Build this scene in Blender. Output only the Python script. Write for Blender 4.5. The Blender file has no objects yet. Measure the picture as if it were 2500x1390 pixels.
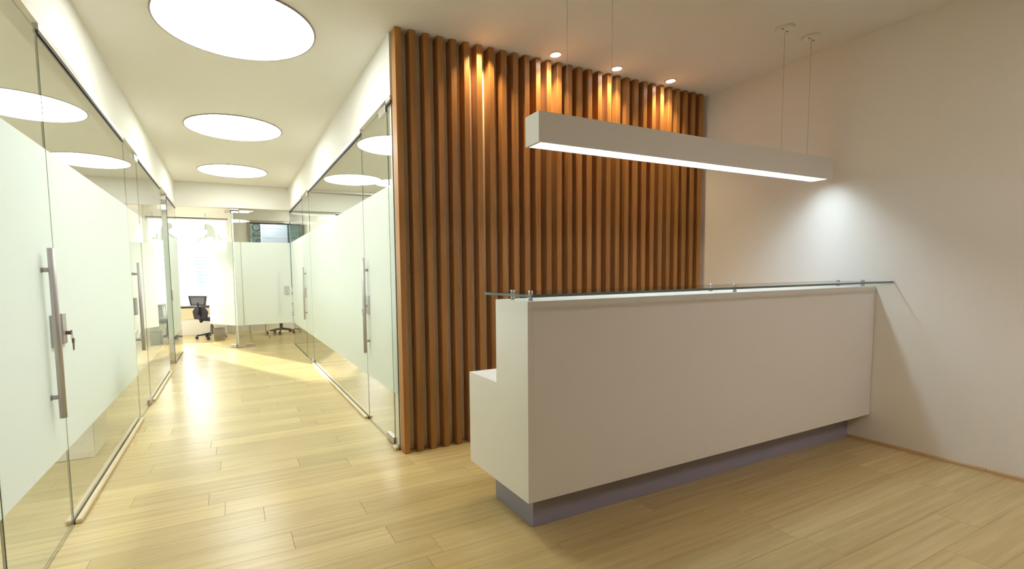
import bpy, bmesh, math, random
from mathutils import Matrix, Vector
S = bpy.context.scene
C = S.collection
PI = math.pi

# ------------------------------------------------------------------ camera
def camera():
    cd = bpy.data.cameras.new('camera'); co = bpy.data.objects.new('camera', cd); C.objects.link(co)
    y, p, r = math.radians(25.946), math.radians(-4.1999), math.radians(-0.8521)
    F = Vector((math.sin(y)*math.cos(p), math.cos(y)*math.cos(p), math.sin(p)))
    R0 = Vector((math.cos(y), -math.sin(y), 0)); U0 = R0.cross(F)
    R = R0*math.cos(r)+U0*math.sin(r); U = -R0*math.sin(r)+U0*math.cos(r)
    M = Matrix(((R.x, U.x, -F.x, 0), (R.y, U.y, -F.y, 0), (R.z, U.z, -F.z, 1.25), (0, 0, 0, 1)))
    co.matrix_world = M
    cd.sensor_fit = 'HORIZONTAL'; cd.sensor_width = 36
    cd.lens = 36*1173.14/2500
    cd.shift_x = (1250-1134.46)/2500; cd.shift_y = (756.93-695)/2500
    cd.clip_start = 0.05; cd.clip_end = 300
    S.camera = co
camera()

# ------------------------------------------------------------------ light settings
S.view_settings.view_transform = 'Standard'
S.view_settings.look = 'None'
S.view_settings.exposure = 0.7
S.view_settings.gamma = 1.0
S.view_settings.use_curve_mapping = False
L_CORR = 9.1;  C_CORR = (1.0, 1.04, 0.97)      # round lights of the corridor
L_ROOM = 18.0;   C_ROOM = (0.87, 1.0, 1.08)      # added lights that brighten the side rooms
L_BACKFILL = 12.0;   C_BACKFILL = (1.0, 0.90, 0.88)      # unseen fill light added behind the camera
L_PEND = 14.0;   C_PEND = (0.80, 1.0, 1.15)       # strip of the pendant
P_SPOT = 22.0;  C_SPOT = (1.0, 0.72, 0.36)      # halogen downlights
w = bpy.data.worlds.new('sky'); S.world = w; w.use_nodes = True
bgn = w.node_tree.nodes['Background']
bgn.inputs[0].default_value = (0.93, 0.97, 1.0, 1); bgn.inputs[1].default_value = 4.5
sd = bpy.data.lights.new('sun', 'SUN'); sd.energy = 8.5; sd.angle = math.radians(2.0); sd.color = (1, 0.95, 0.82)
so = bpy.data.objects.new('sun', sd); C.objects.link(so)
el = math.radians(20)
dv = Vector((1.465, -3.3, 0)).normalized()
dv = Vector((dv.x*math.cos(el), dv.y*math.cos(el), -math.sin(el)))
so.rotation_euler = dv.to_track_quat('-Z', 'Y').to_euler(); so.location = (-6, 22, 8)
try:
    S.cycles.max_bounces = 12; S.cycles.transparent_max_bounces = 24
    S.cycles.diffuse_bounces = 6; S.cycles.glossy_bounces = 5; S.cycles.transmission_bounces = 8
    S.cycles.sample_clamp_indirect = 6.0
    S.cycles.caustics_reflective = False; S.cycles.caustics_refractive = False
except Exception:
    pass

# ------------------------------------------------------------------ materials
def mat(name):
    m = bpy.data.materials.new(name); m.use_nodes = True
    nt = m.node_tree
    for n in list(nt.nodes): nt.nodes.remove(n)
    out = nt.nodes.new('ShaderNodeOutputMaterial')
    return m, nt, out
def N(nt, t, **kw):
    n = nt.nodes.new(t)
    for k, v in kw.items(): setattr(n, k, v)
    return n
def pbr(name, col, rough=0.5, metal=0.0, bump=0.0, scale=200, spec=0.5, var=0.0):
    m, nt, out = mat(name)
    b = N(nt, 'ShaderNodeBsdfPrincipled')
    b.inputs['Base Color'].default_value = (*col, 1); b.inputs['Roughness'].default_value = rough
    b.inputs['Metallic'].default_value = metal; b.inputs['Specular IOR Level'].default_value = spec
    nt.links.new(b.outputs[0], out.inputs[0])
    if bump or var:
        g = N(nt, 'ShaderNodeNewGeometry'); n = N(nt, 'ShaderNodeTexNoise'); n.inputs['Scale'].default_value = scale
        n.inputs['Detail'].default_value = 4
        nt.links.new(g.outputs['Position'], n.inputs['Vector'])
        if bump:
            bp = N(nt, 'ShaderNodeBump'); bp.inputs['Strength'].default_value = bump; bp.inputs['Distance'].default_value = 0.002
            nt.links.new(n.outputs[0], bp.inputs['Height']); nt.links.new(bp.outputs[0], b.inputs['Normal'])
        if var:
            mx = N(nt, 'ShaderNodeMix', data_type='RGBA')
            mx.inputs['A'].default_value = (*[c*(1-var) for c in col], 1); mx.inputs['B'].default_value = (*[min(1, c*(1+var)) for c in col], 1)
            nt.links.new(n.outputs[0], mx.inputs['Factor']); nt.links.new(mx.outputs['Result'], b.inputs['Base Color'])
    return m
def emis(name, col, s):
    m, nt, out = mat(name)
    e = N(nt, 'ShaderNodeEmission'); e.inputs[0].default_value = (*col, 1); e.inputs[1].default_value = s
    nt.links.new(e.outputs[0], out.inputs[0]); return m
def glassmat(name, tint):
    m, nt, out = mat(name)
    fr = N(nt, 'ShaderNodeFresnel'); fr.inputs[0].default_value = 1.5
    a = N(nt, 'ShaderNodeMath', operation='MULTIPLY'); a.inputs[1].default_value = 2
    b = N(nt, 'ShaderNodeMath', operation='ADD'); b.inputs[1].default_value = 1
    d = N(nt, 'ShaderNodeMath', operation='DIVIDE')
    ge = N(nt, 'ShaderNodeNewGeometry'); inv = N(nt, 'ShaderNodeMath', operation='SUBTRACT'); inv.inputs[0].default_value = 1
    f = N(nt, 'ShaderNodeMath', operation='MULTIPLY')
    nt.links.new(fr.outputs[0], a.inputs[0]); nt.links.new(fr.outputs[0], b.inputs[0])
    nt.links.new(a.outputs[0], d.inputs[0]); nt.links.new(b.outputs[0], d.inputs[1])
    nt.links.new(ge.outputs['Backfacing'], inv.inputs[1])
    nt.links.new(d.outputs[0], f.inputs[0]); nt.links.new(inv.outputs[0], f.inputs[1])
    t = N(nt, 'ShaderNodeBsdfTransparent'); t.inputs[0].default_value = (*tint, 1)
    g = N(nt, 'ShaderNodeBsdfGlossy'); g.inputs['Roughness'].default_value = 0.0
    mx = N(nt, 'ShaderNodeMixShader')
    nt.links.new(f.outputs[0], mx.inputs[0]); nt.links.new(t.outputs[0], mx.inputs[1]); nt.links.new(g.outputs[0], mx.inputs[2])
    nt.links.new(mx.outputs[0], out.inputs[0]); return m
def filmmat(name, col, clear):
    m, nt, out = mat(name)
    d = N(nt, 'ShaderNodeBsdfDiffuse'); d.inputs[0].default_value = (*col, 1)
    t = N(nt, 'ShaderNodeBsdfTranslucent'); t.inputs[0].default_value = (*col, 1)
    mx = N(nt, 'ShaderNodeMixShader'); mx.inputs[0].default_value = 0.5
    tr = N(nt, 'ShaderNodeBsdfTransparent'); m2 = N(nt, 'ShaderNodeMixShader'); m2.inputs[0].default_value = clear
    nt.links.new(d.outputs[0], mx.inputs[1]); nt.links.new(t.outputs[0], mx.inputs[2])
    nt.links.new(mx.outputs[0], m2.inputs[1]); nt.links.new(tr.outputs[0], m2.inputs[2])
    nt.links.new(m2.outputs[0], out.inputs[0]); return m
def woodmat(name, c0, c1, rough, stretch, rnd=0.25, spec=0.5, bump=0.08):
    """grain stretched along one axis; each object gets its own offset and tint"""
    m, nt, out = mat(name)
    b = N(nt, 'ShaderNodeBsdfPrincipled'); b.inputs['Roughness'].default_value = rough
    b.inputs['Specular IOR Level'].default_value = spec
    g = N(nt, 'ShaderNodeNewGeometry'); oi = N(nt, 'ShaderNodeObjectInfo')
    off = N(nt, 'ShaderNodeVectorMath', operation='SCALE'); off.inputs[0].default_value = (37, 71, 53)
    nt.links.new(oi.outputs['Random'], off.inputs['Scale'])
    ad = N(nt, 'ShaderNodeVectorMath', operation='ADD')
    nt.links.new(g.outputs['Position'], ad.inputs[0]); nt.links.new(off.outputs[0], ad.inputs[1])
    mp = N(nt, 'ShaderNodeMapping'); mp.inputs['Scale'].default_value = stretch
    nt.links.new(ad.outputs[0], mp.inputs['Vector'])
    n1 = N(nt, 'ShaderNodeTexNoise'); n1.inputs['Scale'].default_value = 1.0; n1.inputs['Detail'].default_value = 5; n1.inputs['Roughness'].default_value = 0.6
    nt.links.new(mp.outputs[0], n1.inputs['Vector'])
    cr = N(nt, 'ShaderNodeMapRange'); cr.inputs['From Min'].default_value = 0.3; cr.inputs['From Max'].default_value = 0.7
    nt.links.new(n1.outputs[0], cr.inputs['Value'])
    mx = N(nt, 'ShaderNodeMix', data_type='RGBA'); mx.inputs['A'].default_value = (*c0, 1); mx.inputs['B'].default_value = (*c1, 1)
    nt.links.new(cr.outputs[0], mx.inputs['Factor'])
    mr = N(nt, 'ShaderNodeMapRange'); mr.inputs['To Min'].default_value = 1-rnd; mr.inputs['To Max'].default_value = 1+rnd*0.4
    nt.links.new(oi.outputs['Random'], mr.inputs['Value'])
    hs = N(nt, 'ShaderNodeHueSaturation')
    nt.links.new(mr.outputs[0], hs.inputs['Value']); nt.links.new(mx.outputs['Result'], hs.inputs['Color'])
    nt.links.new(hs.outputs[0], b.inputs['Base Color'])
    if bump:
        bp = N(nt, 'ShaderNodeBump'); bp.inputs['Strength'].default_value = bump; bp.inputs['Distance'].default_value = 0.002
        nt.links.new(n1.outputs[0], bp.inputs['Height']); nt.links.new(bp.outputs[0], b.inputs['Normal'])
    nt.links.new(b.outputs[0], out.inputs[0]); return m

M_WALL = pbr('white_paint', (0.80, 0.78, 0.74), 0.85, bump=0.05, scale=120, spec=0.2)
M_UNSEEN = woodmat('unseen_dark_wall', (0.05, 0.03, 0.02), (0.09, 0.05, 0.03), 0.4, (30, 30, 2), 0.1)  # dark tone made up for the unseen walls to cut bounce light
M_RECEP = pbr('warm_white_paint', (0.90, 0.86, 0.80), 0.85, bump=0.05, scale=120, spec=0.2)
M_CEIL = pbr('ceiling_paint', (0.84, 0.82, 0.79), 0.9, bump=0.03, scale=120, spec=0.15)
M_GREEN = pbr('pale_green_paint', (0.72, 0.82, 0.68), 0.85, bump=0.04, scale=120, spec=0.2)
M_DESK = pbr('white_laminate', (0.77, 0.75, 0.71), 0.45, bump=0.02, scale=300, spec=0.35)
M_PLINTH = pbr('grey_plinth', (0.32, 0.31, 0.40), 0.45, bump=0.05, scale=300)
M_LAMP = pbr('lamp_paint', (0.70, 0.68, 0.63), 0.5, bump=0.02, scale=300, spec=0.3)
M_STEEL = pbr('brushed_steel', (0.55, 0.50, 0.48), 0.35, 1.0, bump=0.04, scale=400)
M_HANDLE = pbr('satin_steel', (0.53, 0.49, 0.50), 0.42, 0.30, bump=0.03, scale=400)
M_ALU = pbr('aluminium_channel', (0.62, 0.58, 0.53), 0.4, 0.7, bump=0.03, scale=300)
M_DARK = pbr('dark_gasket', (0.03, 0.025, 0.035), 0.6, bump=0.03)
M_SEAL = pbr('grey_seal', (0.22, 0.20, 0.17), 0.5, bump=0.03)
M_KEY = pbr('key_metal', (0.22, 0.15, 0.14), 0.4, 0.7, var=0.2, scale=90)
M_BLACK = pbr('black_plastic', (0.022, 0.02, 0.035), 0.45, bump=0.05)
M_MESH = pbr('chair_mesh', (0.14, 0.15, 0.18), 0.7, bump=0.4, scale=500)
M_BIN = pbr('bin_metal', (0.12, 0.10, 0.10), 0.4, 0.3, bump=0.03)
M_WHITE = pbr('white_plastic', (0.82, 0.82, 0.80), 0.4, bump=0.02)
M_FRAME = pbr('brown_window_frame', (0.36, 0.31, 0.26), 0.5, bump=0.05)
M_CREAM = pbr('cream_panel', (0.78, 0.68, 0.50), 0.6, bump=0.03)
M_BLIND = pbr('lilac_blind', (0.62, 0.60, 0.66), 0.8, bump=0.1, scale=300)
M_BLUE = pbr('blue_grey', (0.20, 0.27, 0.36), 0.6, var=0.15, scale=8)
M_HAZE = pbr('far_grey_glass', (0.13, 0.16, 0.20), 0.6, var=0.1, scale=1)
M_GAP = pbr('plank_gap', (0.34, 0.23, 0.11), 0.8, var=0.1)
M_WIRE = pbr('grey_wire', (0.60, 0.56, 0.50), 0.5, bump=0.02)
M_BUILD = pbr('far_facade', (0.55, 0.56, 0.58), 0.8, var=0.05, scale=2)
M_GREYSH = pbr('pale_grey_print', (0.58, 0.64, 0.66), 0.8, var=0.08, scale=10)
M_RIM = pbr('light_rim', (0.34, 0.28, 0.30), 0.5, bump=0.03)
M_GLASS = glassmat('clear_glass', (0.975, 0.99, 0.975))
M_EDGE = pbr('green_glass_edge', (0.17, 0.19, 0.155), 0.2, spec=0.6)
M_EDGEB = pbr('blue_glass_edge', (0.10, 0.17, 0.18), 0.15, spec=0.6, var=0.3, scale=9)
M_FILM = filmmat('frosted_film', (0.87, 0.93, 0.90), 0.05)
M_STRIP = woodmat('strip_wood', (0.66, 0.54, 0.34), (0.76, 0.64, 0.44), 0.4, (60, 4, 60), 0.05)
M_FLOOR = woodmat('beech_laminate', (0.53, 0.395, 0.17), (0.65, 0.505, 0.25), 0.27, (1.4, 38, 10), 0.12, spec=0.5, bump=0.02)
M_SLAT = woodmat('slat_wood', (0.33, 0.142, 0.039), (0.46, 0.215, 0.064), 0.42, (40, 40, 1.5), 0.12, spec=0.35)
M_CORR = emis('corridor_light', C_CORR, L_CORR)
M_ROOMFILL = emis('added_room_light', C_ROOM, L_ROOM)
M_RIGHTFILL = emis('added_right_light', (0.93, 1.0, 0.98), 12.5)
M_OFFICEFILL = emis('added_office_light', (1.0, 1.0, 0.86), 15.0)
M_FARFILL = emis('added_far_light', C_ROOM, 5.5)
M_BACKFILL = emis('unseen_fill_light', C_BACKFILL, L_BACKFILL)
M_PEND = emis('pendant_strip', C_PEND, L_PEND)
M_HALO = emis('halogen', (1.0, 0.93, 0.9), 30)

# ------------------------------------------------------------------ mesh helpers
def box(bm, x0, x1, y0, y1, z0, z1, mi=0, bev=0.0):
    r = bmesh.ops.create_cube(bm, size=1.0)
    vs = r['verts']
    for v in vs:
        v.co = Vector(((x0+x1)/2+v.co.x*(x1-x0), (y0+y1)/2+v.co.y*(y1-y0), (z0+z1)/2+v.co.z*(z1-z0)))
    fs = {f for v in vs for f in v.link_faces}
    for f in fs: f.material_index = mi
    if bev:
        es = {e for v in vs for e in v.link_edges}
        bmesh.ops.bevel(bm, geom=list(es), offset=bev, segments=1, affect='EDGES', clamp_overlap=True)
def cyl(bm, p0, p1, r0, r1=None, seg=16, mi=0, smooth=True):
    p0 = Vector(p0); p1 = Vector(p1); d = p1-p0
    r1 = r0 if r1 is None else r1
    q = d.to_track_quat('Z', 'Y').to_matrix().to_4x4()
    M = Matrix.Translation((p0+p1)/2) @ q
    r = bmesh.ops.create_cone(bm, cap_ends=True, segments=seg, radius1=r0, radius2=r1, depth=d.length, matrix=M)
    for f in {f for v in r['verts'] for f in v.link_faces}:
        f.material_index = mi; f.smooth = smooth and len(f.verts) == 4
def prism(bm, pts, axis, a, b, mi=0, bev=0.0):
    """extrude a closed outline (2-tuples) along axis from a to b"""
    def P(u, v, t):
        return {'x': (t, u, v), 'y': (u, t, v), 'z': (u, v, t)}[axis]
    va = [bm.verts.new(P(u, v, a)) for u, v in pts]; vb = [bm.verts.new(P(u, v, b)) for u, v in pts]
    fs = [bm.faces.new(va), bm.faces.new(vb[::-1])]
    n = len(pts)
    for i in range(n): fs.append(bm.faces.new((va[i], vb[i], vb[(i+1) % n], va[(i+1) % n])))
    for f in fs: f.material_index = mi
    bmesh.ops.recalc_face_normals(bm, faces=fs)
    if bev:
        es = {e for f in fs for e in f.edges}
        bmesh.ops.bevel(bm, geom=list(es), offset=bev, segments=2, affect='EDGES', clamp_overlap=True)
def torus(bm, c, R, r, axis='z', seg=64, ms=8, mi=0):
    c = Vector(c); rings = []
    for i in range(seg):
        a = 2*PI*i/seg; ring = []
        for j in range(ms):
            b = 2*PI*j/ms; rr = R+r*math.cos(b); u, v, t = rr*math.cos(a), rr*math.sin(a), r*math.sin(b)
            ring.append(bm.verts.new(c+Vector({'z': (u, v, t), 'y': (u, t, v), 'x': (t, u, v)}[axis])))
        rings.append(ring)
    for i in range(seg):
        for j in range(ms):
            f = bm.faces.new((rings[i][j], rings[(i+1) % seg][j], rings[(i+1) % seg][(j+1) % ms], rings[i][(j+1) % ms])); f.smooth = True; f.material_index = mi
def obj(name, bm, mats, parent=None, **props):
    me = bpy.data.meshes.new(name)
    bmesh.ops.recalc_face_normals(bm, faces=bm.faces) if not props.pop('keep', False) else None
    bm.to_mesh(me); bm.free()
    for m in (mats if isinstance(mats, (list, tuple)) else [mats]): me.materials.append(m)
    o = bpy.data.objects.new(name, me); C.objects.link(o)
    if parent is not None: o.parent = parent
    for k, v in props.items(): o[k] = v
    return o
def B(): return bmesh.new()
def bx(name, m, parent, *a, bev=0.0, **props):
    bm = B(); box(bm, *a, bev=bev); return obj(name, bm, m, parent, **props)
def thing(name, label, cat, loc=(0, 0, 0), rz=0.0, group=None, kind=None):
    o = bpy.data.objects.new(name, None); C.objects.link(o); o.empty_display_size = 0.1
    o.location = loc; o.rotation_euler = (0, 0, rz); o['label'] = label; o['category'] = cat
    if group: o['group'] = group
    if kind: o['kind'] = kind
    return o

# ------------------------------------------------------------------ key dimensions (metres; camera stands at 0,0)
YW = 12.30
XL, XR, YE, H, HG = -0.778, 1.0456, 9.479, 2.886, 2.45
XW, YB, YS = 4.095, 3.225, 3.1395
F0, F1 = 0.400, 1.885          # frosted band
G = 0.004                      # half glass thickness

# ------------------------------------------------------------------ floor, planks
fl = bx('floor', M_GAP, None, -4.2, 4.3, -2.7, 15.1, -0.12, -0.0085, kind='structure', label='pale beech laminate floor running through reception, corridor and rooms', category='floor')
rng = random.Random(4)
PW = 0.168; PL = 1.21
fixed_first = {}
planks = []; field = B(); nfield = 0
row0 = math.floor((-2.6-1.087)/PW)
def in_view(x0, x1, y0, y1):
    yc = (y0+y1)/2
    if yc < 0.72 or yc > 12.25: return False
    if yc < 3.20: lo, hi = -1.15, min(4.1, 0.35+yc*2.2)
    elif yc < 9.5: lo, hi = -1.2, 1.75
    else: lo, hi = -1.2, 1.7
    return x1 > lo and x0 < hi
meshes = {}
def plank_mesh(L):
    k = round(L, 3)
    if k not in meshes:
        bm = B(); box(bm, 0.0006, L-0.0006, 0.0005, PW-0.0005, -0.0085, 0.0, bev=0.0006)
        me = bpy.data.meshes.new('plank'); bm.to_mesh(me); bm.free(); me.materials.append(M_FLOOR); meshes[k] = me
    return meshes[k]
k = row0
npl = 0
while 1.087+PW*k < 15.0:
    y0 = 1.087+PW*k
    xo = {8: 0.593, 6: 0.644, 1: 3.53, 2: 3.555, 0: 3.568}.get(k, rng.uniform(0, PL))
    x = xo-PL*math.ceil((xo+4.1)/PL)
    while x < 4.09:
        x0 = max(x, -4.1); x1 = min(x+PL, 4.094)
        if x1-x0 > 0.02:
            if in_view(x0, x1, y0, y0+PW) and npl < 299:
                o = bpy.data.objects.new('plank', plank_mesh(x1-x0)); C.objects.link(o); o.location = (x0, y0, 0); o.parent = fl; npl += 1
            else:
                box(field, x0+0.0006, x1-0.0006, y0+0.0005, y0+PW-0.0005, -0.0085, 0.0)
        x += PL
    k += 1
obj('plank_field', field, M_FLOOR, fl, kind='stuff')

# ------------------------------------------------------------------ shell
def struct(name, m, label, *boxes, cat='wall', bev=0.0):
    bm = B()
    for b in boxes: box(bm, *b, bev=bev)
    return obj(name, bm, m, None, kind='structure', label=label, category=cat)
struct('ceiling', M_CEIL, 'flat white plastered ceiling over reception and corridor', (-4.2, 4.3, -2.7, YW+0.12, H, H+0.12), (0.16, 4.3, YW+0.12, 15.1, H, H+0.12), cat='ceiling')
struct('wall_right', M_RECEP, 'plain warm white wall at the right end of the reception desk', (XW, XW+0.12, -2.6, YB+0.1, 0, H))
struct('wall_back', M_RECEP, 'wall behind the wooden slats', (XR+0.012, XW, YB, YB+0.1, 0, H))
struct('wall_front', M_UNSEEN, 'unseen reception wall facing the slats, darkened to cut fill light', (XL, XW, -2.6, -2.5, 0, H))  # out of view; kept dark to limit fill on the slat sides
struct('wall_left', M_WALL, 'white wall strip above the left glass doors', (XL-0.10, XL+0.012, -2.5, YE+0.06, HG+0.025, H))
struct('wall_left_front', M_UNSEEN, 'unseen wall before the left glass, darkened to cut fill light', (XL-0.10, XL+0.012, -2.5, 0.88, 0, HG+0.024))
struct('wall_middle', M_WALL, 'white wall strip above the glass beside the slats', (XR-0.012, XR+0.10, YB+0.005, YE+0.06, HG+0.025, H))
struct('wall_end', M_WALL, 'white wall strip above the doors at the corridor end', (XL+0.012, XR-0.012, YE-0.05, YE+0.06, HG+0.025, H), (XR+0.10, XW, YE-0.05, YE+0.06, HG+0.025, H))
struct('wall_left_room', M_WALL, 'outer white wall of the rooms behind the left glass', (-4.1, -4.0, -2.6, 12.3, 0, H), (-4.0, XL-0.10, 0.78, 0.88, 0, H), (-4.0, XL-0.03, YE, YE+0.08, 0, H))
struct('wall_right_room', M_WALL, 'outer white wall of the rooms behind the right glass', (XW, XW+0.12, YB+0.1, 15.1, 0, H))
# end wall of the two far offices, with the daylight window and the framed inner window
YW = 12.30
struct('wall_far', M_WALL, 'white window wall of the two far offices',
       (-4.1, 0.16, YW, YW+0.12, 0, 0.62), (-4.1, 0.16, YW, YW+0.12, 2.60, H), (-4.1, -3.3, YW, YW+0.12, 0.62, 2.60), (0.02, 0.42, YW, YW+0.12, 0.62, 2.60), (0.16, 0.42, YW, YW+0.12, 0, 0.62), (0.16, 0.42, YW, YW+0.12, 2.6, H),
       (0.42, 1.75, YW, YW+0.12, 0, 1.0), (0.42, 1.75, YW, YW+0.12, 2.58, H), (1.75, XW, YW, YW+0.12, 0, H))
struct('wall_office_divider', M_WALL, 'thin white wall between the two far offices', (0.068, 0.10, YE+0.03, YW, 0, H))
struct('wall_far_room', M_GREEN, 'pale green wall of the room beyond the framed window', (0.16, XW, 14.9, 15.0, 0, H), (0.16, 0.26, YW+0.12, 14.9, 0, H))
# baseboard on the right wall: two lengths of wooden moulding
bb = bpy.data.objects.new('baseboard_right', None); C.objects.link(bb); bb['kind'] = 'structure'; bb['label'] = 'thin light wooden skirting along the right wall'; bb['category'] = 'baseboard'
def moulding(y0, y1):
    bm = B(); prism(bm, [(XW, 0), (XW, 0.024), (XW-0.006, 0.024), (XW-0.011, 0.017), (XW-0.013, 0)], 'y', y0, y1); return obj('moulding', bm, M_SKIRT, bb)
M_SKIRT = woodmat('skirting_wood', (0.55, 0.35, 0.17), (0.66, 0.45, 0.24), 0.4, (40, 3, 40), 0.05)
moulding(1.177, 3.06); moulding(-2.5, 1.175)

# ------------------------------------------------------------------ round ceiling lights
def round_light(name, label, x, y, r, m, group):
    t = thing(name, label, 'ceiling light', (x, y, H), group=group)
    bm = B(); torus(bm, (0, 0, -0.004), r+0.004, 0.006); obj('rim', bm, M_RIM, t)
    bm = B(); cyl(bm, (0, 0, -0.006), (0, 0, 0), r, seg=96, smooth=False); obj('diffuser', bm, m, t)
    return t
gl = 'round ceiling lights'
round_light('ceiling_light', 'largest and nearest round white ceiling light, cut by the top edge', 0.119, 3.575, 0.479, M_CORR, gl)
round_light('ceiling_light', 'middle one of the three round lights over the corridor', 0.119, 5.946, 0.479, M_CORR, gl)
round_light('ceiling_light', 'farthest and smallest round light over the corridor', 0.119, 8.292, 0.479, M_CORR, gl)
gr = 'added lights of the side rooms'  # unseen discs, added so the rooms behind the glass look lit
round_light('ceiling_light', 'added round light in the near room behind the left glass', -2.6, 2.6, 0.479, M_ROOMFILL, gr)
round_light('ceiling_light', 'added round light in the far room behind the left glass', -2.6, 6.4, 0.479, M_ROOMFILL, gr)
round_light('ceiling_light', 'added round light in the near room behind the right glass', 2.75, 5.2, 0.479, M_RIGHTFILL, gr)
round_light('ceiling_light', 'added round light in the far room behind the right glass', 2.75, 8.3, 0.40, M_RIGHTFILL, gr)
round_light('ceiling_light', 'added round light in the far office beyond the closed door', 2.2, 11.5, 0.479, M_OFFICEFILL, gr)  # added near the far wall to brighten it
round_light('ceiling_light', 'added round light in the room beyond the framed window', 0.95, 13.0, 0.479, M_FARFILL, gr)  # added to brighten the blind and the clock pillar
round_light('ceiling_light', 'added unseen fill light over the front of the reception', 3.1, -1.0, 0.479, M_BACKFILL, 'added lights of the reception')  # unseen emitter added to lift the reception brightness

# ------------------------------------------------------------------ slatted wood screen
sl = thing('slat_screen', 'wall screen of vertical reddish brown wooden slats behind the desk', 'wall panel', (XR, YS, 0))
bm = B(); box(bm, 0, 0.043, 0, YB-YS, 0.001, H-0.001, bev=0.002)
me = bpy.data.meshes.new('slat'); bm.to_mesh(me); bm.free(); me.materials.append(M_SLAT)
for i in range(30):
    o = bpy.data.objects.new('slat', me); C.objects.link(o); o.parent = sl; o.location = (i*0.1011, 0, 0)
def downlight(label, x, y):
    t = thing('downlight', label, 'downlight', (x, y, H), group='downlights above the slats')
    bm = B(); torus(bm, (0, 0, -0.002), 0.042, 0.007, seg=32); obj('trim_ring', bm, M_WHITE, t)
    bm = B(); cyl(bm, (0, 0, -0.004), (0, 0, 0), 0.036, seg=32, smooth=False); obj('lamp', bm, M_HALO, t)
    return t
def spot(x, y):
    ld = bpy.data.lights.new('halogen_beam', 'SPOT'); ld.energy = P_SPOT; ld.color = C_SPOT; ld.spot_size = math.radians(100); ld.spot_blend = 1.0; ld.shadow_soft_size = 0.02
    o = bpy.data.objects.new('halogen_beam', ld); C.objects.link(o); o.location = (x, y, H-0.012)
    o.rotation_euler = Vector((0, 0.18, -1)).to_track_quat('-Z', 'Y').to_euler()
for lab, x in (('recessed halogen downlight nearest the corridor above the slats', 2.268), ('middle one of the three lit halogen downlights above the slats', 2.87), ('recessed halogen downlight nearest the right wall above the slats', 3.477)):
    downlight(lab, x, 3.04)
for x in (1.672, 2.268, 2.87, 3.477): spot(x, 3.045)

# ------------------------------------------------------------------ glass: panes, doors
def pane_box(axis, c, a, b, z0, z1, parent, name='glass_pane'):
    bm = B()
    if axis == 'y': box(bm, c-G, c+G, a, b, z0, z1)      # runs along y at x = c
    else: box(bm, a, b, c-G, c+G, z0, z1)
    bm.normal_update()
    for f in bm.faces:
        n = f.normal; big = abs(n.x) if axis == 'y' else abs(n.y)
        f.material_index = 0 if big > 0.5 else 1
    return obj(name, bm, [M_GLASS, M_EDGE], parent)
def film(axis, c, a, b, parent):
    bm = B()
    if axis == 'y': v = [bm.verts.new(p) for p in ((c, a, F0), (c, b, F0), (c, b, F1), (c, a, F1))]
    else: v = [bm.verts.new(p) for p in ((a, c, F0), (b, c, F0), (b, c, F1), (a, c, F1))]
    bm.faces.new(v); return obj('frosted_film', bm, M_FILM, parent)
def bb_axis(bm, axis, c, du0, du1, a, b, z0, z1, bev=0.0):
    """box given across (du) and along (a-b) the glass plane"""
    if axis == 'y': box(bm, c+du0, c+du1, a, b, z0, z1, bev=bev)
    else: box(bm, a, b, c+du0, c+du1, z0, z1, bev=bev)
def patch(axis, c, a, b, z0, z1, parent):
    bm = B(); bb_axis(bm, axis, c, -0.016, 0.016, a, b, z0, z1, bev=0.002); return obj('patch_fitting', bm, M_STEEL, parent)
def P3(axis, c, u, a, z): return (c+u, a, z) if axis == 'y' else (a, c+u, z)
def handle(axis, c, side, a, parent, z0=0.605, z1=1.400):
    u = side*0.045
    h = bpy.data.objects.new('pull_handle', None); C.objects.link(h); h.parent = parent; h.empty_display_size = 0.05
    bm = B(); cyl(bm, P3(axis, c, u, a, z0), P3(axis, c, u, a, z1), 0.0145, seg=20); obj('bar', bm, M_HANDLE, h)
    for z in (0.705, 1.300):
        bm = B(); cyl(bm, P3(axis, c, side*(G+0.001), a, z), P3(axis, c, u, a, z), 0.0105, seg=16); cyl(bm, P3(axis, c, side*(G+0.001), a, z), P3(axis, c, side*(G+0.004), a, z), 0.014, seg=16)
        obj('standoff', bm, M_HANDLE, h)
def lockcase(axis, c, a, b, parent, name='lock_case'):
    bm = B(); bb_axis(bm, axis, c, -0.017, 0.017, a, b, 0.932, 1.086, bev=0.002); return obj(name, bm, M_HANDLE, parent)
def fixed_pane(name, label, axis, c, a, b, room, matte=True, strip=None, group='fixed glass panes', channel=True):
    """room: sign pointing from the glass into the room behind it"""
    mid = (a+b)/2
    t = thing(name, label, 'glass panel', (0, 0, 0), group=group)
    pane_box(axis, c, a+0.003, b-0.003, 0.006, HG-0.004, t)
    film(axis, c+(-room if matte else room)*(G+0.001), a+0.004, b-0.004, t)
    bm = B(); bb_axis(bm, axis, c, -0.007, 0.007, a+0.002, b-0.002, 0, 0.006); obj('floor_seal', bm, M_DARK, t)
    if channel:
        bm = B(); bb_axis(bm, axis, c, -0.012, 0.012, a+0.002, b-0.002, HG-0.004, HG+0.024); obj('top_channel', bm, M_ALU, t)
        for s in (-1, 1):
            bm = B(); bb_axis(bm, axis, c, *( (0.0055, 0.010) if s > 0 else (-0.010, -0.0055)), a+0.002, b-0.002, HG-0.020, HG-0.004); obj('gasket', bm, M_DARK, t)
    if strip:
        for s in (-1, 1):
            bm = B(); d0, d1 = ((0.008, 0.036) if s > 0 else (-0.036, -0.008))
            bb_axis(bm, axis, c, d0, d1, strip[0], strip[1], 0.0, 0.024, bev=0.005); obj('floor_strip', bm, M_STRIP, t)
    return t
nd = [0]
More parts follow.
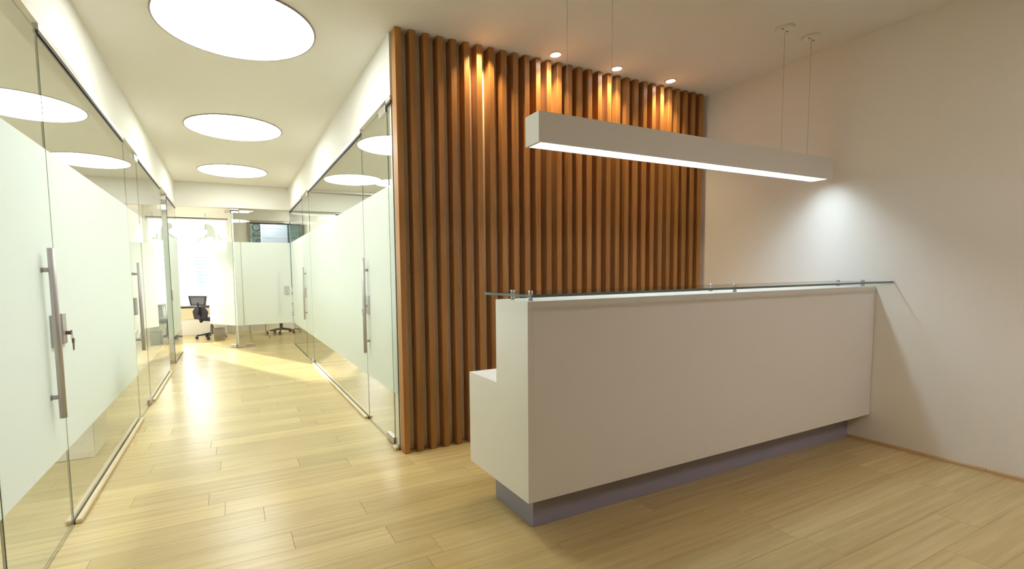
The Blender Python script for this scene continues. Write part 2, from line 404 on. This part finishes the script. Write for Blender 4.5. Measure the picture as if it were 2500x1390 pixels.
def door(label, axis, c, hinge, free, room, lock=True, handles=(1, -1), matte=True, hoff=0.19, angle=0.0):
    """closed leaf built in place along the wall; angle swings it about its hinge"""
    nd[0] += 1
    org = (c, hinge, 0) if axis == 'y' else (hinge, c, 0)
    t = thing('door_%d' % nd[0], label, 'door', org, kind='structure')
    sgn = 1 if free > hinge else -1
    Wd = abs(free-hinge); a, b = (0.004*sgn, (Wd-0.004)*sgn); lo, hi = min(a, b), max(a, b)
    pane_box(axis, 0, lo, hi, 0.010, HG-0.006, t)
    film(axis, (-room if matte else room)*(G+0.001), lo+0.001, hi-0.001, t)
    for z0, z1 in ((0.008, 0.060), (HG-0.056, HG-0.004)):
        patch(axis, 0, *sorted((0.003*sgn, 0.165*sgn)), z0, z1, t)
    if lock: lockcase(axis, 0, *sorted(((Wd-0.050)*sgn, (Wd-0.132)*sgn)), t)
    for s in handles: handle(axis, 0, s*(-room), (Wd-hoff)*sgn, t)
    t.rotation_euler = (0, 0, angle)
    return t
# left side of the corridor (room towards -x)
fixed_pane('glass_panel', 'fixed glass panel nearest the camera on the left', 'y', XL, 0.89, 2.232, -1)
door('left glass door nearest the camera with a long steel pull handle', 'y', XL, 2.236, 3.020, -1)
g = fixed_pane('glass_panel', 'wide fixed frosted panel between the two left doors, with long wooden floor strips', 'y', XL, 3.022, 5.079, -1, strip=(3.024, 5.05))
lockcase('y', XL, 3.034, 3.096, g, 'strike_box')
door('second door on the left, narrow frosted glass with a long steel handle', 'y', XL, 5.732, 5.082, -1, matte=False, hoff=0.11)
g = fixed_pane('glass_panel', 'fixed frosted panel on the left beyond the second door', 'y', XL, 5.735, 7.526, -1, matte=False, strip=(5.76, 7.50))
door('far left glass door standing open into its room', 'y', XL, 8.22, 7.53, -1, matte=False, angle=math.radians(-82), handles=())
g = fixed_pane('glass_panel', 'narrow pale green fixed panel at the far left end', 'y', XL, 8.225, YE-0.012, -1, matte=True)
lockcase('y', XL, 8.24, 8.31, g, 'strike_box')
# right side of the corridor (room towards +x)
fixed_pane('glass_panel', 'slim glass panel touching the first wooden slat', 'y', XR, YB+0.012, 3.342, 1, strip=(YB+0.012, 3.31))
door('right glass door beside the wooden slats with a long steel handle', 'y', XR, 3.345, 4.078, 1, hoff=0.10)
g = fixed_pane('glass_panel', 'wide fixed frosted panel on the right between two doors', 'y', XR, 4.081, 7.098, 1, strip=(4.10, 7.07))
door('far right glass door in the corridor side with a steel handle', 'y', XR, 7.101, 7.785, 1, hoff=0.15)
fixed_pane('glass_panel', 'fixed frosted panel on the right at the corridor end', 'y', XR, 7.788, YE-0.012, 1)
# corridor end
door('open end door with brightly sunlit frosted glass', 'x', YE, 0.066, -0.745, 1, angle=math.radians(-58), handles=(), lock=False)
fixed_pane('glass_panel', 'slim frosted panel between the two end doors', 'x', YE, 0.07, 0.196, 1)
door('closed end door with frosted glass and a square lock plate', 'x', YE, 0.20, XR-0.012, 1, handles=(-1,), hoff=0.19)
fixed_pane('glass_panel', 'frosted panel continuing the end wall behind the right glass', 'x', YE, XR+0.02, XW-0.01, 1)
fixed_pane('glass_panel', 'frosted glass divider between the rooms behind the right glass', 'x', 7.12, XR+0.03, XW-0.01, 1)

# ------------------------------------------------------------------ keys
def keys(label, x, y, z, s):
    """s: direction the lock faces (+1 = +x)"""
    t = thing('key_bunch', label, 'keys', (x, y, z), group='keys in the door locks')
    bm = B(); cyl(bm, (0, 0, 0), (s*0.02, 0, 0), 0.010, seg=14); obj('lock_key', bm, M_KEY, t)
    bm = B(); prism(bm, [(-0.011, -0.012), (0.011, -0.012), (0.014, 0.0), (0.011, 0.012), (-0.011, 0.012), (-0.014, 0)], 'x', s*0.020, s*0.023); obj('key_bow', bm, M_KEY, t)
    bm = B(); torus(bm, (s*0.0225, 0.002, -0.022), 0.013, 0.0014, 'x', 20, 6); obj('key_ring', bm, M_STEEL, t)
    for k, (dy, rot) in enumerate(((-0.006, 0.10), (0.007, -0.14))):
        bm = B(); prism(bm, [(-0.011, 0), (0.011, 0), (0.012, -0.018), (0.004, -0.026), (0.004, -0.058), (-0.004, -0.062), (-0.004, -0.026), (-0.012, -0.018)], 'x', s*(0.0245+0.003*k), s*(0.0265+0.003*k))
        bmesh.ops.rotate(bm, verts=bm.verts, cent=(0, 0, 0), matrix=Matrix.Rotation(rot, 3, 'X'))
        bmesh.ops.translate(bm, verts=bm.verts, vec=(0, dy, -0.030)); obj('key', bm, M_KEY, t)
keys('dark keys hanging from the lock of the nearest left door', XL+0.017, 3.075, 0.985, 1)
keys('keys hanging in the lock of the glass door beside the slats', XR-0.017, 4.035, 1.00, -1)
keys('tiny keys in the lock of the far right corridor door', XR-0.017, 7.735, 1.00, -1)

# ------------------------------------------------------------------ reception desk
dk = thing('reception_desk', 'white L-profile reception desk floating on a recessed grey plinth', 'desk', (1.1749, 1.7797, 0))
X0, Y0, HD, HB, HWk = 0.0, 0.0, 1.126, 0.2045, 0.711
LX = XW-1.1749-0.002; DC, DW = 0.2848, 0.5871
bm = B(); prism(bm, [(0, HB), (DW, HB), (DW, HWk), (DC, HWk), (DC, HD), (0, HD)], 'x', 0.0, 0.028, bev=0.0005); obj('end_panel', bm, M_DESK, dk)
bx('front_panel', M_DESK, dk, 0.0280, LX-0.002, 0, 0.025, HB, HD)
bx('counter_top', M_DESK, dk, 0.0280, LX, 0.025, DC, HD-0.025, HD)
bx('counter_back', M_DESK, dk, 0.0285, LX, DC-0.02, DC, HWk, HD-0.026, bev=0.0008)
bx('worktop', M_DESK, dk, 0.0285, LX, 0.026, DW, HWk-0.03, HWk, bev=0.0008)
bx('bottom_panel', M_DESK, dk, 0.0285, LX, 0.026, DW, HB, HB+0.02)
bx('plinth', M_PLINTH, dk, 1.290-1.1749, LX, 1.915-1.7797, 2.285-1.7797, 0.0005, HB-0.001, bev=0.001)
gt = B(); box(gt, 1.125-1.1749, LX-0.004, 1.675-1.7797, 2.085-1.7797, 1.1505, 1.1615); gt.normal_update()
for f in gt.faces: f.material_index = 0 if abs(f.normal.z) > 0.5 else 1
obj('glass_top', gt, [M_GLASS, M_EDGEB], dk, label='clear glass counter top with a blue-green edge')
for x in (1.228, 2.650, 4.045):
    for y in (1.835, 1.990):
        bm = B(); xx, yy = x-1.1749, y-1.7797
        cyl(bm, (xx, yy, HD), (xx, yy, 1.150), 0.0105, seg=20); cyl(bm, (xx, yy, 1.1618), (xx, yy, 1.172), 0.0105, seg=20)
        obj('standoff', bm, M_STEEL, dk)

# ------------------------------------------------------------------ pendant
pd = thing('pendant_light', 'long white box pendant lamp hanging over the reception desk', 'pendant lamp', (2.688, 2.08, 1.9013))
hx, hy, hz = (3.9715-1.4045)/2, 0.0605, 0.150
bm = B(); th = 0.009
box(bm, -hx, hx, -hy, -hy+th, 0, hz); box(bm, -hx, hx, hy-th, hy, 0, hz); box(bm, -hx, -hx+0.018, -hy+th, hy-th, 0, hz); box(bm, hx-0.050, hx, -hy+th, hy-th, 0, hz)
box(bm, -hx+0.018, hx-0.050, -hy+th, hy-th, hz-0.008, hz)
obj('housing', bm, M_LAMP, pd)
bx('diffuser', M_PEND, pd, -hx+0.0185, hx-0.0505, -hy+th+0.0005, hy-th-0.0005, 0.080, 0.086)
for x in (1.624, 1.929, 3.456, 3.761):
    xx = x-2.688
    bm = B(); cyl(bm, (xx, 0, hz), (xx, 0, H-1.9013-0.016), 0.0014, seg=8); cyl(bm, (xx, 0, hz), (xx, 0, hz+0.012), 0.004, seg=10); obj('wire', bm, M_WIRE, pd)
    bm = B(); zt = H-1.9013
    cyl(bm, (xx, 0, zt-0.016), (xx, 0, zt-0.0005), 0.052, 0.058, seg=40); cyl(bm, (xx, 0, zt-0.028), (xx, 0, zt-0.016), 0.008, seg=16)
    cn = obj('canopy', bm, M_WHITE, pd)
    for s in (-1, 1):
        bm = B(); cyl(bm, (xx+s*0.033, 0.004*s, zt-0.0190), (xx+s*0.033, 0.004*s, zt-0.015), 0.005, seg=12); obj('screw', bm, M_DARK, cn)

# ------------------------------------------------------------------ pedestal behind the left glass
cb = thing('pedestal_cabinet', 'white pedestal cabinet standing behind the left frosted glass', 'cabinet', (-1.15, 4.32, 0))
bx('carcass', M_WHITE, cb, -0.238, 0.238, -0.19, 0.19, 0.004, 0.70, bev=0.003)
bx('drawer_front', M_WHITE, cb, 0.2385, 0.246, -0.185, 0.185, 0.02, 0.35, bev=0.002)
bx('drawer_front', M_WHITE, cb, 0.2385, 0.246, -0.185, 0.185, 0.355, 0.69, bev=0.002)

# ------------------------------------------------------------------ far offices
def office_chair(label, loc, rz):
    t = thing('office_chair', label, 'chair', loc, rz, group='office chairs')
    for k in range(5):
        a = 2*PI*k/5+0.3; dx, dy = math.cos(a), math.sin(a)
        bm = B(); cyl(bm, (dx*0.03, dy*0.03, 0.105), (dx*0.285, dy*0.285, 0.072), 0.024, 0.015, seg=10); leg = obj('base_arm', bm, M_BLACK, t)
        bm = B(); px, py = dx*0.285, dy*0.285; q = Vector((-dy, dx, 0))
        cyl(bm, Vector((px, py, 0.031))-q*0.024, Vector((px, py, 0.031))-q*0.006, 0.030, seg=16); cyl(bm, Vector((px, py, 0.031))+q*0.006, Vector((px, py, 0.031))+q*0.024, 0.030, seg=16)
        cyl(bm, (px, py, 0.03), (px, py, 0.08), 0.008, seg=8); obj('caster', bm, M_BLACK, leg)
    bm = B(); cyl(bm, (0, 0, 0.09), (0, 0, 0.26), 0.034, seg=16); cyl(bm, (0, 0, 0.26), (0, 0, 0.40), 0.020, seg=16); obj('column', bm, M_BLACK, t)
    bm = B(); box(bm, -0.13, 0.13, -0.14, 0.14, 0.37, 0.415, bev=0.015); obj('mechanism', bm, M_BLACK, t)
    bm = B(); box(bm, -0.25, 0.25, -0.23, 0.25, 0.415, 0.475, bev=0.022); obj('seat', bm, M_BLACK, t)
    bm = B(); prism(bm, [(-0.17, 0.42), (0.17, 0.42), (0.21, 0.58), (0.11, 0.68), (-0.11, 0.68), (-0.21, 0.58)], 'y', -0.275, -0.235, bev=0.01); obj('lumbar_shell', bm, M_BLACK, t)
    bm = B(); cyl(bm, (0, -0.24, 0.36), (0, -0.30, 0.52), 0.03, 0.026, seg=12); cyl(bm, (0, -0.30, 0.52), (0, -0.31, 0.76), 0.026, 0.02, seg=12); obj('spine', bm, M_BLACK, t)
    bm = B(); o_ = [(-0.20, 0.70), (0.20, 0.70), (0.25, 0.90), (-0.25, 0.90)]; i_ = [(-0.175, 0.725), (0.175, 0.725), (0.22, 0.875), (-0.22, 0.875)]
    for i in range(4):
        j = (i+1) % 4; prism(bm, [o_[i], o_[j], i_[j], i_[i]], 'y', -0.315, -0.285)
    bk = obj('back_frame', bm, M_BLACK, t)
    bm = B(); prism(bm, i_, 'y', -0.302, -0.298); obj('back_mesh', bm, M_MESH, bk)
    for s in (-1, 1):
        bm = B(); box(bm, s*0.29-0.035, s*0.29+0.035, -0.14, 0.10, 0.645, 0.675, bev=0.01); box(bm, s*0.28-0.016, s*0.28+0.016, -0.05, 0.0, 0.40, 0.645, bev=0.005); box(bm, *sorted((s*0.10, s*0.29)), -0.05, 0.0, 0.385, 0.41); obj('armrest', bm, M_BLACK, t)
    return t
office_chair('black mesh office chair seen through the open end door', (-0.38, 11.30, 0), math.radians(-48))
office_chair('black office chair behind the closed frosted end door, only its star base clear', (0.985, 11.40, 0), math.radians(170))
bn = thing('waste_bin', 'grey metal waste bin on the floor behind the open end door', 'bin', (-0.237, 10.80, 0))
bm = B(); cyl(bm, (0, 0, 0.002), (0, 0, 0.246), 0.098, 0.108, seg=40)
top = [f for f in bm.faces if f.normal.z > 0.9 and f.calc_center_median().z > 0.2]
bmesh.ops.delete(bm, geom=top, context='FACES_ONLY')
bmesh.ops.solidify(bm, geom=bm.faces[:], thickness=0.003); obj('body', bm, M_BIN, bn)
bm = B(); torus(bm, (0, 0, 0.247), 0.108, 0.004, 'z', 40, 6); obj('rim', bm, M_BIN, bn)
def table(label, x0, x1, y0, y1, m, legm):
    t = thing('office_table', label, 'table', ((x0+x1)/2, (y0+y1)/2, 0))
    a, b = (x1-x0)/2, (y1-y0)/2
    bx('tabletop', m, t, -a, a, -b, b, 0.715, 0.74, bev=0.003)
    for sx in (-1, 1):
        for sy in (-1, 1):
            bm = B(); cyl(bm, (sx*(a-0.03), sy*(b-0.03), 0.0), (sx*(a-0.07), sy*(b-0.07), 0.715), 0.013, 0.024, seg=12); obj('leg', bm, legm, t)
    bx('modesty_panel', M_PLINTH, t, -a+0.10, a-0.10, b-0.10, b-0.085, 0.28, 0.715)
table('white table with splayed legs behind the closed end door', 0.32, 0.72, 10.65, 11.78, M_WHITE, M_WHITE)
table('white table beside the mesh chair in the sunlit office', -0.34, 0.05, 11.72, 12.18, M_WHITE, M_WHITE)

# daylight window of the left office
wn = thing('window_1', 'large overexposed daylight window of the sunlit office', 'window', (-1.64, YW+0.03, 0), kind='structure')
for a in ((-1.66, 1.66, 0, 0.05, 2.555, 2.60), (-1.66, 1.66, 0, 0.05, 0.62, 0.665), (-1.66, -1.615, 0, 0.05, 0.665, 2.555), (1.615, 1.66, 0, 0.05, 0.665, 2.555), (-0.56, -0.525, 0, 0.05, 0.665, 2.555), (0.55, 0.585, 0, 0.05, 0.665, 2.555)):
    bx('window_frame', M_WHITE, wn, *a, bev=0.003)
bx('head_bar', M_DARK, wn, -1.66, 1.66, -0.026, -0.001, 2.58, 2.60)
for a, b in ((-1.613, -0.562), (-0.523, 0.548), (0.587, 1.613)):
    bx('window_glass', M_GLASS, wn, a, b, 0.022, 0.028, 0.667, 2.553)
ra = thing('radiator_cover', 'cream perforated radiator cover with a dark top rail below the window', 'radiator', (-1.55, YW-0.09, 0))
bx('cover_panel', M_CREAM, ra, -1.5, 1.45, 0, 0.085, 0.35, 0.60)
bx('top_rail', M_DARK, ra, -1.5, 1.45, -0.03, 0.088, 0.605, 0.64, label='dark grey top rail')
bx('lower_panel', M_WHITE, ra, -1.5, 1.45, 0.02, 0.085, 0.0, 0.348)
bm = B()
for i in range(70):
    for j in range(3):
        x = -1.46+i*0.042; z = 0.42+j*0.045+(0.02 if i % 2 else 0); cyl(bm, (x, -0.0012, z), (x, 0.0006, z), 0.006, seg=6)
obj('perforation', bm, M_FRAME, ra, kind='stuff')
# framed inner window of the right office
wn = thing('window_2', 'brown framed inner window above the closed end door', 'window', (1.085, YW+0.0, 0), kind='structure')
for a in ((-0.665, 0.665, -0.03, 0.10, 2.53, 2.58), (-0.665, 0.665, -0.03, 0.10, 1.0, 1.05), (-0.665, -0.605, -0.03, 0.10, 1.05, 2.53), (0.605, 0.665, -0.03, 0.10, 1.05, 2.53)):
    bx('window_frame', M_FRAME, wn, *a, bev=0.004)
bx('head_seal', M_DARK, wn, -0.605, 0.605, 0.01, 0.05, 2.505, 2.53)
bx('window_glass', M_GLASS, wn, -0.604, 0.604, 0.036, 0.042, 1.051, 2.504)
# room beyond it
ck = thing('wall_clock', 'round wall clock with dark rim seen through the framed window', 'clock', (0.70, 14.2, 2.60))
bx('wall_mount', M_GREEN, None, 0.27, 0.86, 14.23, 14.32, 0, H-0.001, kind='structure', label='pale green pillar carrying the clock', category='pillar').name = 'trim_1'
bm = B(); torus(bm, (0, 0, 0), 0.088, 0.013, 'y', 40, 8); obj('rim', bm, M_BLUE, ck)
bm = B(); cyl(bm, (0, 0.028, 0), (0, 0.0, 0), 0.086, seg=40, smooth=False); obj('face', bm, M_WHITE, ck)
bm = B(); box(bm, -0.003, 0.003, -0.006, -0.003, -0.01, 0.065); obj('minute_hand', bm, M_BLACK, ck)
bm = B(); box(bm, -0.004, 0.004, -0.006, -0.003, -0.045, 0.01); obj('hour_hand', bm, M_BLACK, ck)
sg = thing('wall_box', 'small dark framed panel below the wall clock', 'panel', (0.71, 14.19, 2.42))
bx('frame', M_FRAME, sg, -0.11, 0.11, 0, 0.038, -0.045, 0.045, bev=0.004); bx('screen', M_BLIND, sg, -0.055, 0.085, -0.004, -0.0005, -0.03, 0.03)
sp = thing('desk_fan', 'dark round desk fan below the wall clock', 'fan', (0.76, 14.10, 0))
bm = B(); torus(bm, (0, 0, 2.20), 0.085, 0.012, 'y', 32, 6); torus(bm, (0, 0.02, 2.20), 0.055, 0.006, 'y', 32, 6); cyl(bm, (0, 0.03, 2.20), (0, -0.02, 2.20), 0.028, seg=16); obj('grille', bm, M_BLUE, sp)
bm = B(); cyl(bm, (0, 0.03, 0.0), (0, 0.03, 2.18), 0.014, seg=12); cyl(bm, (0, 0.03, 0.0), (0, 0.03, 0.02), 0.10, seg=24); obj('stand', bm, M_BLUE, sp)
bo = thing('file_cabinet', 'blue grey cabinet edge at the left of the framed window', 'cabinet', (0.52, 14.0, 0))
bx('carcass', M_BLUE, bo, -0.09, 0.09, -0.1, 0.1, 0, 2.33, bev=0.004); bx('door', M_BLIND, bo, -0.08, 0.05, -0.112, -0.101, 0.05, 2.29, bev=0.003)
bl = thing('window_blind', 'lilac grey panel blind hanging behind the framed window', 'blind', (1.12, 13.6, 0))
for i, (z0, z1) in enumerate(((1.0, 1.8), (1.81, 2.09), (2.105, 2.29), (2.31, 2.53), (2.545, 2.80))):
    bx('blind_panel', M_BLIND, bl, -0.31, 0.31, 0, 0.012, z0, z1, bev=0.002)
for z in (1.805, 2.0975, 2.30, 2.5375): bx('blind_batten', M_WHITE, bl, -0.31, 0.31, -0.006, -0.0005, z-0.009, z+0.009)
bx('edge_post', M_WHITE, bl, -0.35, -0.312, -0.01, 0.03, 0, H-0.002)
ss = thing('shelf_unit', 'blue grey shelf unit at the right of the panel blind', 'shelf', (1.62, 13.6, 0))
bx('side_panel', M_BLUE, ss, -0.15, -0.13, -0.15, 0.15, 0, 2.75); bx('side_panel', M_BLUE, ss, 0.13, 0.15, -0.15, 0.15, 0, 2.75); bx('back_panel', M_GREEN, ss, -0.13, 0.13, 0.135, 0.15, 0.02, 2.75)
for z in (0.4, 0.9, 1.4, 1.9, 2.15, 2.42, 2.73): bx('shelf_board', M_BLUE, ss, -0.129, 0.129, -0.15, 0.134, z, z+0.02)
# grey silhouette print hanging in the window, and the bars outside
pr = thing('window_print', 'pale grey silhouette print of a stooping figure at the daylight window', 'print', (-0.30, YW-0.012, 0))
bm = B()
fig = [(-0.31, 2.06), (-0.27, 2.14), (-0.12, 2.23), (-0.10, 2.31), (-0.17, 2.36), (-0.18, 2.43), (-0.12, 2.47), (-0.04, 2.45), (0.03, 2.38), (0.05, 2.26), (0.07, 2.08), (0.02, 2.08), (-0.02, 2.17), (-0.08, 2.19), (-0.20, 2.12)]
prism(bm, fig, 'y', 0, 0.006); obj('figure', bm, M_GREYSH, pr)
bm = B(); prism(bm, [(0.10, 2.28), (0.17, 2.16), (0.26, 2.11), (0.10, 2.10)], 'y', 0, 0.006); obj('second_shape', bm, M_GREYSH, pr)  # second grey shape of the print, beside the figure
ls = thing('louvre_screen', 'grey horizontal louvre bars outside the daylight window', 'louvre', (-0.60, 13.4, 0))
for i in range(8):
    bx('louvre_bar', M_BLUE, ls, -0.16, 0.18, -0.01, 0.01, 1.14+i*0.088, 1.165+i*0.088)
for s in (-0.16, 0.18): bx('louvre_post', M_WHITE, ls, s-0.012, s+0.012, 0.011, 0.03, 0, 1.90)
def building(label, x0, x1, y0, y1, z1, m, cols, rows):
    t = thing('building', label, 'building', ((x0+x1)/2, y0, -6))
    a = (x1-x0)/2
    bx('facade', m, t, -a, a, 0, y1-y0, 0, z1+6)
    cw = 2*a/cols; rh = 2.8
    for i in range(cols):
        for j in range(rows):
            z = z1+6-1.0-(j+1)*rh+0.4
            bx('window', M_HAZE, t, -a+cw*(i+0.22), -a+cw*(i+0.78), -0.06, -0.001, z, z+1.5)
building('distant pale building outside the daylight window', -4.5, -1.6, 40, 48, 6.5, M_BUILD, 3, 4)
building('distant blue grey building behind the louvre bars', -2.3, 0.8, 52, 58, 3.8, M_HAZE, 4, 3)
